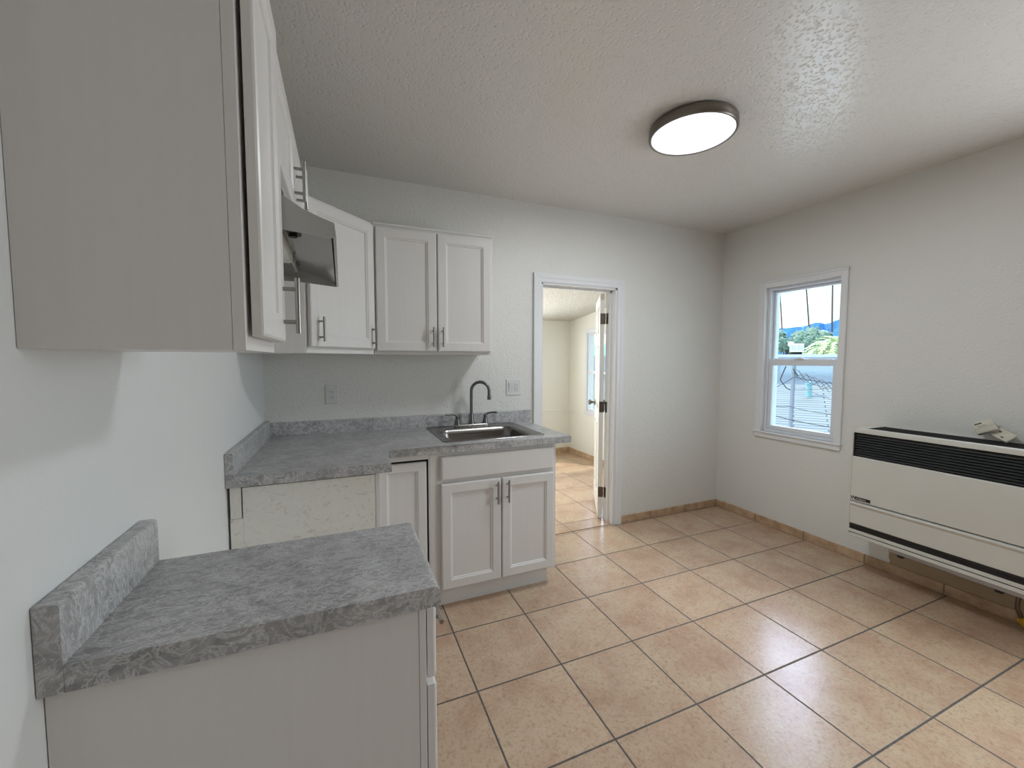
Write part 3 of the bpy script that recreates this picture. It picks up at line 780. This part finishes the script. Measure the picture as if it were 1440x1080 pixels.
cover('thermostat', 'cream thermostat back plate lying right of the tilted cover on the heater', (3.655, -1.808, .992), facing(math.radians(30), .75), .085, .06, .016, M_cream, False)

# ---- gas connector at the far right under the heater
t = thing('gas_connector', 'yellow coated gas connector hose on the floor under the heater right end', 'gas hose', (3.62, -1.95, 0))
pts = [(3.600, -1.925, .205), (3.595, -1.918, .17), (3.60, -1.915, .12), (3.605, -1.93, .075), (3.61, -1.955, .05), (3.62, -2.0, .035), (3.64, -2.07, .03)]
b = BM(); tube(b, pts[:4], .009, 12); obj('iron_pipe', b, M_hinge, t, smooth=True)
b = BM()
P3 = [Vector(p) for p in pts[3:]]; path = []
for i in range(len(P3)-1):
    for k in range(8): path.append(P3[i].lerp(P3[i+1], k/8))
tube(b, path, [(.026 if i % 2 else .0225) for i in range(len(path))], 14); obj('coated_hose', b, M_yellow, t, smooth='all')

# ================================================================== OUTDOORS
def ext(u, v, d):
    """world point on the sight line of photo pixel (u,v) at horizontal distance d: used only to read bearings and heights"""
    r = (r2*((u-720)/573.03)+u2*((540-v)/573.03)+fwd); r = r/math.hypot(r.x, r.y); return EYE+r*d
def extmat(name, col, rough=.8, scale=4, vary=.15, bump=0):
    return plain(name, col, rough, 0, bump, scale*8, .2, vary)
M_leafg = plain('blue_green_foliage', (.20, .30, .25), .7, vary=.5)
M_palm = plain('bright_palm_green', (.42, .52, .26), .6, vary=.5)
M_trunk = plain('palm_trunk_bark', (.10, .07, .06), .9, vary=.3)
def shingles():
    t = NT('asphalt_shingles'); v = t.obj(); br = t.n('ShaderNodeTexBrick'); t.l(v, br.inputs['Vector'])
    br.inputs['Color1'].default_value = (.19, .22, .24, 1); br.inputs['Color2'].default_value = (.23, .26, .28, 1); br.inputs['Mortar'].default_value = (.07, .09, .11, 1)
    br.inputs['Scale'].default_value = 1; br.inputs['Brick Width'].default_value = 1.1; br.inputs['Row Height'].default_value = .115; br.inputs['Mortar Size'].default_value = .012
    return t.bsdf(br.outputs[0], .9, 0, None, .1)
M_sh = shingles()
M_stucco = plain('pale_stucco', (.55, .58, .66), .9)
M_white = plain('white_roof_coating', (.72, .72, .72), .8)
# neighbour's gable roof: slope facing this house. bearing frame
bear = (ext(1128, 560, 1)-EYE); bear.z = 0; bear.normalize(); side = Vector((bear.y, -bear.x, 0))
def EP(d, s, z): return Vector((EYE.x, EYE.y, 0))+bear*d+side*s+Vector((0, 0, z))
house = thing('house', 'neighbouring house with pale shingled roof just beyond the window', 'house', EP(10, 0, -3))
b = BM(); rz, ez = .80, -1.35; rd, ed_ = 12.0, 5.5
# roof plane mesh authored in its own flat frame so the shingle courses follow it
L = math.hypot(rd-ed_, rz-ez)
v = [b.verts.new(p) for p in ((-9, 0, 0), (9, 0, 0), (9, L, 0), (-9, L, 0), (-9, 0, -.12), (9, 0, -.12), (9, L, -.12), (-9, L, -.12))]
for q in ((0, 1, 2, 3), (4, 5, 6, 7), (0, 1, 5, 4), (1, 2, 6, 5), (2, 3, 7, 6), (3, 0, 4, 7)): b.faces.new([v[i] for i in q])
bmesh.ops.recalc_face_normals(b, faces=b.faces)
me = bpy.data.meshes.new('roof'); b.to_mesh(me); b.free(); me.materials.append(M_sh)
ro = bpy.data.objects.new('roof', me); COL.objects.link(ro)
slope = (bear*(rd-ed_)+Vector((0, 0, rz-ez))).normalized()
rm = Matrix((side, slope, side.cross(slope))).transposed().to_4x4(); rm.translation = EP(ed_, 0, ez)
tilt = Matrix.Rotation(math.radians(1.5), 4, 'Z')
ro.parent = house; ro.matrix_parent_inverse = Matrix.Identity(4); ro.matrix_local = wloc(house).inverted() @ rm @ tilt
b = BM()
def orient_box(bm, d0, d1, s0, s1, z0, z1):
    return loft(bm, [[EP(d0, s0, z0), EP(d1, s0, z0), EP(d1, s1, z0), EP(d0, s1, z0)], [EP(d0, s0, z1), EP(d1, s0, z1), EP(d1, s1, z1), EP(d0, s1, z1)]], True, True)
orient_box(b, 5.9, 11.8, -8.5, 8.5, -6.0, -1.5); obj('house_wall', b, M_stucco, house)
p = ext(1138, 545, 11.3)
b = BM(); tube(b, [p+Vector((0, 0, -.35)), p+Vector((0, 0, .08))], .055, 14); tube(b, [p+Vector((0, 0, .07)), p+Vector((0, 0, .13))], .075, 14); obj('roof_vent', b, plain('blue_grey_vent', (.22, .42, .5), .6), house)
# service mast on the roof with insulators
p0 = ext(1111, 602, 8.9); 
mt = thing('service_mast', 'thin grey electric service mast rising from the neighbouring roof with wires', 'utility mast', p0+Vector((0, 0, -.35)))
pt = ext(1117, 507, 8.9)
b = BM(); tube(b, [p0+Vector((0, 0, -.3)), pt], .032, 12); obj('pole', b, plain('grey_galvanised_pipe', (.22, .24, .30), .6, .3), mt, smooth=True)
b = BM()
q = ext(1115, 528, 8.85)
for k in range(4):
    a = k*1.7; w = [q+Vector((0, 0, .12))]
    for j in range(6): w.append(q+side*(.08+.11*j)+Vector((0, 0, .09*math.sin(a+j*1.9)-.045*j))-bear*.05)
    tube(b, w, .005, 6)
tube(b, [pt+side*-.12+Vector((0, 0, -.1)), pt+side*-.2+Vector((0, 0, -.35)), pt+side*-.1+Vector((0, 0, -.5)), pt+Vector((0, 0, -.55))], .009, 8)
obj('service_cable', b, M_black, mt)
wires = [((1115, 531, 8.85), (1075, 549, 9.5)), ((1117, 530, 8.85), (1200, 540, 9.5)), ((1130, 545, 9), (1200, 569, 7)), ((1110, 548, 8.9), (1200, 541, 12)), ((1112, 572, 8.7), (1200, 584, 7.5)), ((1070, 566, 8), (1112, 571, 8.7)), ((1070, 579, 6.5), (1200, 604, 7))]
for i, (a, c) in enumerate(wires):
    A_, C_ = ext(*a), ext(*c); b = BM(); pp = []
    for k in range(9):
        s_ = k/8; m_ = A_.lerp(C_, s_); m_.z -= .1*4*s_*(1-s_)*.35; pp.append(m_)
    tube(b, pp, .0055, 6); obj('wire', b, M_black, mt)
# white building behind
bl = thing('building', 'long white flat-roofed building behind the shingled neighbouring roof', 'building', EP(27, 0, -3))
b = BM(); orient_box(b, 22, 30, -14, 14, -5, 1.50); obj('wall', b, plain('white_building_wall', (.60, .66, .78), .9), bl)
b = BM(); orient_box(b, 21.7, 30.3, -14.3, 14.3, 1.501, 1.62); obj('parapet', b, M_white, bl)
b = BM(); orient_box(b, 21.6, 21.99, -14, 14, .30, .72); obj('lower_band', b, plain('blue_grey_band', (.34, .39, .5), .9), bl)
M_wpane = plain('bluish_window', (.42, .48, .62), .4)
for k in range(9):
    b = BM(); s0 = -6.0+k*1.5
    if k in (1, 4): continue
    orient_box(b, 21.93, 21.995, s0, s0+.62, .86, 1.2); obj('window', b, M_wpane, bl)
for k in range(4):
    b = BM(); orient_box(b, 21.9, 21.99, -5.2+k*3.4, -5.13+k*3.4, .73, 1.38); obj('downspout', b, M_wpane, bl)
# rooftop cooler, standing on the white roof
p = ext(1120, 502, 24); t = thing('rooftop_cooler', 'boxy white rooftop air cooler standing on the flat white roof', 'air conditioner', Vector((p.x, p.y, 1.622)))
def ob(bm, c, w, d, z0, z1):
    return loft(bm, [[Vector((c.x, c.y, 0))+side*sx_*w/2+bear*sy_*d/2+Vector((0, 0, zz)) for sx_, sy_ in ((-1, -1), (1, -1), (1, 1), (-1, 1))] for zz in (z0, z1)], True, True)
obj('cabinet', ob(BM(), p, .56, .45, 1.76, 2.16), M_white, t)
b = BM()
for s_ in (-.14, .14):
    for k in range(4): ob(b, p-bear*.235+side*(s_+(k-1.5)*.06), .03, .02, 1.82, 2.1)
obj('louvres', b, M_wpane, t)
b = BM(); ob(b, p, .4, .3, 1.6225, 1.76); obj('stand', b, M_dark, t)
p = ext(1112.5, 484, 25); t = thing('satellite_dish', 'small round white satellite dish beside the rooftop cooler', 'satellite dish', Vector((p.x, p.y, 1.622)))
b = BM(); lathe(b, [(0, .03), (.08, .02), (.14, 0)], (0, 0, 0), 20); 
rot = Vector((0, 0, -1)).rotation_difference((bear+Vector((0, 0, .2))).normalized()).to_matrix().to_4x4(); 
obj('dish', b, M_white, t, M=Matrix.Translation(p) @ rot, smooth='all')
b = BM(); tube(b, [(p.x, p.y, 1.623), (p.x, p.y, p.z)], .03, 8); obj('mast', b, M_dark, t)
p = ext(1105, 500, 25); 
# trees: leafy crowns made of many small leaf blades over lobed cores
def crown(bm, c, R, n, leaf, seed, up=1.0, core=True):
    rnd = random.Random(seed); lobes = []
    for k in range(9):
        a = rnd.uniform(0, 2*PI); rr = R*rnd.uniform(.2, .62); lobes.append((c+Vector((math.cos(a)*rr, math.sin(a)*rr, rnd.uniform(-.35, .55)*R*up)), R*rnd.uniform(.35, .55)))
    if core:
        for cc, r_ in lobes:
            k = bmesh.ops.create_icosphere(bm, subdivisions=2, radius=r_*.86)
            for v_ in k['verts']: v_.co = cc+v_.co*(1+.18*math.sin(v_.co.x*9/R+v_.co.z*7/R))
    for i in range(n):
        cc, r_ = lobes[i % len(lobes)]
        d = Vector((rnd.gauss(0, 1), rnd.gauss(0, 1), rnd.gauss(0, 1))).normalized(); pos = cc+d*r_*rnd.uniform(.8, 1.12)
        a = Vector((rnd.gauss(0, 1), rnd.gauss(0, 1), rnd.gauss(0, 1))).normalized(); w = d.cross(a).normalized()
        l_ = leaf*rnd.uniform(.6, 1.3)
        vs = [bm.verts.new(pos), bm.verts.new(pos+a*l_*.5+w*l_*.25), bm.verts.new(pos+a*l_), bm.verts.new(pos+a*l_*.5-w*l_*.25)]; bm.faces.new(vs)
    return bm
G = 'leafy trees beyond the white building'
for i, (u, v_, d, R, lab) in enumerate([(1090, 483, 42, 1.25, 'bluish green tree at the left edge of the window view'), (1106, 489, 52, 1.2, 'low bluish green tree behind the satellite dish'), (1125, 487, 58, 1.6, 'small bluish green tree directly behind the rooftop cooler'), (1140, 483, 49, 1.7, 'full bluish green tree right of the rooftop cooler'), (1155, 490, 64, 1.9, 'low bluish green tree behind the bright palm')]):
    p = ext(u, v_, d); t = thing('leafy_tree', lab, 'tree', Vector((p.x, p.y, -6)), G)
    obj('crown', crown(BM(), p, R, 1100, .3, i+1), M_leafg, t)
    b = BM(); tube(b, [(p.x, p.y, -6), (p.x+.1, p.y, p.z)], [.3, .15], 8); obj('trunk', b, M_trunk, t)
# broad bright palm near the right side of the view
def fronds(bm, c, n, L, seed, droop=.5, wd=.06):
    rnd = random.Random(seed)
    for i in range(n):
        a = 2*PI*i/n+rnd.uniform(-.2, .2); el = rnd.uniform(-.3, 1.3); l_ = L*rnd.uniform(.75, 1.1)
        dr = Vector((math.cos(a)*math.cos(el), math.sin(a)*math.cos(el), math.sin(el))); sd = Vector((-math.sin(a), math.cos(a), 0))
        pts = []
        for k in range(11):
            s_ = k/10; pts.append(c+dr*l_*s_+Vector((0, 0, -droop*l_*s_*s_)))
        for k in range(10):
            w_ = wd*L*math.sin(PI*(k+1.2)/12)
            for sg in (-1, 1):
                base, nx = pts[k], pts[k+1]
                tip = base.lerp(nx, .9)+sd*sg*w_*2.6+Vector((0, 0, -w_*1.2))+dr*w_*.8
                vs = [bm.verts.new(base), bm.verts.new(nx), bm.verts.new(tip)]; bm.faces.new(vs)
    return bm
for (u, v_, d, L_, lab, sd_) in [(1178, 487, 37, 2.6, 'bright green fan palm crown at the right edge of the window view', 3), (1159, 491, 41, 2.1, 'lower bright green palm left of the tallest window palm', 4)]:
    p = ext(u, v_, d); t = thing('palm_tree', lab, 'palm tree', Vector((p.x, p.y, -6)))
    obj('crown', fronds(BM(), p, 80, L_, sd_, .7, .035), M_palm, t)
    b = BM(); tube(b, [(p.x, p.y, -6), (p.x, p.y, p.z)], .22, 10); obj('trunk', b, M_trunk, t)
G = 'tall thin fan palms in the distance'
for (tp, bt, d, lab) in [((1096, 398), (1101, 484), 150, 'leftmost tall thin palm trunk against the clouds'), ((1133, 392), (1139, 478), 140, 'middle tall thin leaning palm trunk against the clouds'), ((1171, 380), (1170, 470), 130, 'rightmost tall straight palm trunk against the clouds')]:
    P0, P1 = ext(*bt, d), ext(*tp, d); dv = (P1-P0)/(P1.z-P0.z); top_ = P1+dv*9; bot_ = P0+dv*(-6-P0.z)
    t = thing('fan_palm', lab, 'palm tree', bot_, G)
    b = BM(); tube(b, [bot_, P0, P1, top_], [.26, .2, .16, .15], 10); obj('trunk', b, M_trunk, t)
    obj('crown', fronds(BM(), top_, 30, 2.0, int(d), .6, .06), M_leafg, t)
# corner of this house's own outside wall, seen at the left of the pane
b = BM(); prism(b, [(W+.135, -.20), (W+.47, -.20), (W+.47, .3), (W+.135, .3)], 'z', -3, 3.2)
M_lb = plain('pale_blue_siding', (.62, .70, .86), .7)
sdw = tag(obj('outside_wall_corner', b, M_lb), kind='structure')
b = BM(); tube(b, [(W+.45, -.212, -3), (W+.45, -.212, 3.2)], .02, 8); box(b, (W+.43, -.225, 1.70), (W+.47, -.201, 1.74)); tag(obj('downpipe', b, M_lb, org=(W+.45, -.212, -3)), 'pale blue downpipe on the outside wall at the left of the window', 'downpipe')
# mountains: a ridged sheet with depth
t = NT('hazy_blue_mountain'); vv = t.obj()
c = t.mix(t.noise(vv, .004, 6, .6, .5), (.035, .12, .33), (.06, .18, .42)); M_mt = t.bsdf(c, 1, 0, None, 0)
b = BM(); ridge = [(1040, 470), (1075, 464), (1090, 462), (1105, 461.5), (1118, 460), (1130, 459), (1137, 457), (1146, 454), (1152, 453.5), (1160, 455.5), (1166, 454.5), (1175, 451), (1190, 446), (1215, 440), (1260, 448), (1320, 460)]
rows = []
rnd = random.Random(5)
for j in range(14):
    row = []
    for i in range(len(ridge)*4-3):
        a_, f_ = divmod(i, 4); f_ /= 4; p0_ = ridge[a_]; p1_ = ridge[min(a_+1, len(ridge)-1)]
        u = p0_[0]+(p1_[0]-p0_[0])*f_; vz = p0_[1]+(p1_[1]-p0_[1])*f_
        P_ = ext(u, vz, 2600); dd = 2600-j*90; dirn = (P_-EYE); dirn.z = 0; dirn.normalize()
        hgt = (P_.z+25)*(1-(j/13)**1.1)*(1-.08*(1+math.sin(i*.7+j*1.1))*(j > 0))
        row.append((EYE.x+dirn.x*dd, EYE.y+dirn.y*dd, hgt-25 if j < 13 else -30))
    rows.append(row)
loft(b, rows, cyclic=False); struct('mountain_range', b, M_mt, smooth='all')
tag(bpy.data.objects['mountain_range'], 'long hazy blue mountain ridge on the horizon', 'mountain')
del bpy.data.objects['mountain_range']['kind']
# unseen white slab below the sill, added to throw glare on the ceiling
struct('glare_bounce_slab', box(BM(), (W+.9, -2.2, -.50), (7.9, 3.4, -.40), .01), M_white)
# ground outside
b = BM(); box(b, (W+.7, -400, -6.2), (3000, 1500, -6)); struct('ground', b, plain('dry_ground', (.22, .23, .2), .95))

# ================================================================== LIGHT
w = bpy.data.worlds.new('sky'); sc.world = w; w.use_nodes = True; nt = w.node_tree; nt.nodes.clear()
class WN(NT):
    def __init__(s, t): s.t = t
x = WN(nt); out = x.n('ShaderNodeOutputWorld'); bg = x.n('ShaderNodeBackground')
gen = x.n('ShaderNodeTexCoord').outputs['Generated']; sp = x.n('ShaderNodeSeparateXYZ'); x.l(gen, sp.inputs[0])
cl = x.ramp(x.noise(x.map(gen, (3, 3, 9)), 1.4, 5, .55, .3), (.47, 0.), (.60, 1.))
sky_c = x.mix(cl, (.42, .88, 1.0), (1.0, 1.0, 1.0))
# bright sky patch out of view, added for window light and floor glare
dt = x.n('ShaderNodeVectorMath', operation='DOT_PRODUCT'); x.l(gen, dt.inputs[0]); dt.inputs[1].default_value = Vector((.78, .50, .60)).normalized()
up = x.math('MULTIPLY', x.ramp(dt.outputs['Value'], (.72, 0.), (.90, 1.)), x.ramp(sp.outputs[2], (.22, 0.), (.34, 1.)))
st = x.math('ADD', 1.6, x.math('MULTIPLY', up, 11.0))
hz = x.mix(up, sky_c, (.62, .74, 1.0))
x.l(hz, bg.inputs[0]); x.l(st, bg.inputs[1]); x.l(bg.outputs[0], out.inputs[0])
def area(name, loc, rot, sx_, sy_, power, col, portal=False, spread=None):
    d = bpy.data.lights.new(name, 'AREA'); d.shape = 'RECTANGLE'; d.size = sx_; d.size_y = sy_; d.energy = power; d.color = col
    if portal: d.cycles.is_portal = True
    if spread: d.spread = spread
    o = bpy.data.objects.new(name, d); COL.objects.link(o); o.location = loc; o.rotation_euler = rot; return o
# fill lamp added in the guessed, unseen opening of the right wall; window portals
area('side_fill_light', (W+.1, (R2[0]+R2[1])/2, (R2[2]+R2[3])/2), (0, PI/2, 0), R2[3]-R2[2], R2[1]-R2[0], 26, (.88, .93, 1.0))
area('kitchen_window_portal', (W+.14, (WY0+WY1)/2, (WZ0+WZ1)/2), (0, PI/2, 0), WZ1-WZ0, WY1-WY0, 1, (1, 1, 1), True)
area('far_window_portal', (2.05, FY+.11, 1.31), (-PI/2, 0, 0), 1.4, .93, 1, (1, 1, 1), True)
area('far_side_window_portal', (FX1+.11, 1.605, 1.22), (0, PI/2, 0), 1.07, .85, 1, (1, 1, 1), True)
# disc lamp just under the diffuser of the ceiling light in view
d = bpy.data.lights.new('ceiling_lamp_glow', 'AREA'); d.shape = 'DISK'; d.size = .36; d.energy = 14; d.color = (.87, .93, 1)
o = bpy.data.objects.new('ceiling_lamp_glow', d); COL.objects.link(o); o.location = (LX, LY, H-.058)
# sun from beyond the far room
s = bpy.data.lights.new('sun', 'SUN'); s.energy = 4.2; s.angle = .01; s.color = (1, .95, .86)
so = bpy.data.objects.new('sun', s); COL.objects.link(so)
dv = Vector((.50, -.62, -1.0)).normalized(); so.rotation_euler = dv.to_track_quat('-Z', 'Y').to_euler(); so.location = (0, 6, 6)
# daylight entering the far room
area('far_room_daylight', (2.05, FY+.13, 1.31), (-PI/2, 0, 0), 1.3,   .85, 62, (.95, .97, 1))

vs = sc.view_settings; vs.view_transform = 'Standard'; vs.look = 'None'; vs.exposure = 0.12; vs.gamma = 1; vs.use_curve_mapping = False
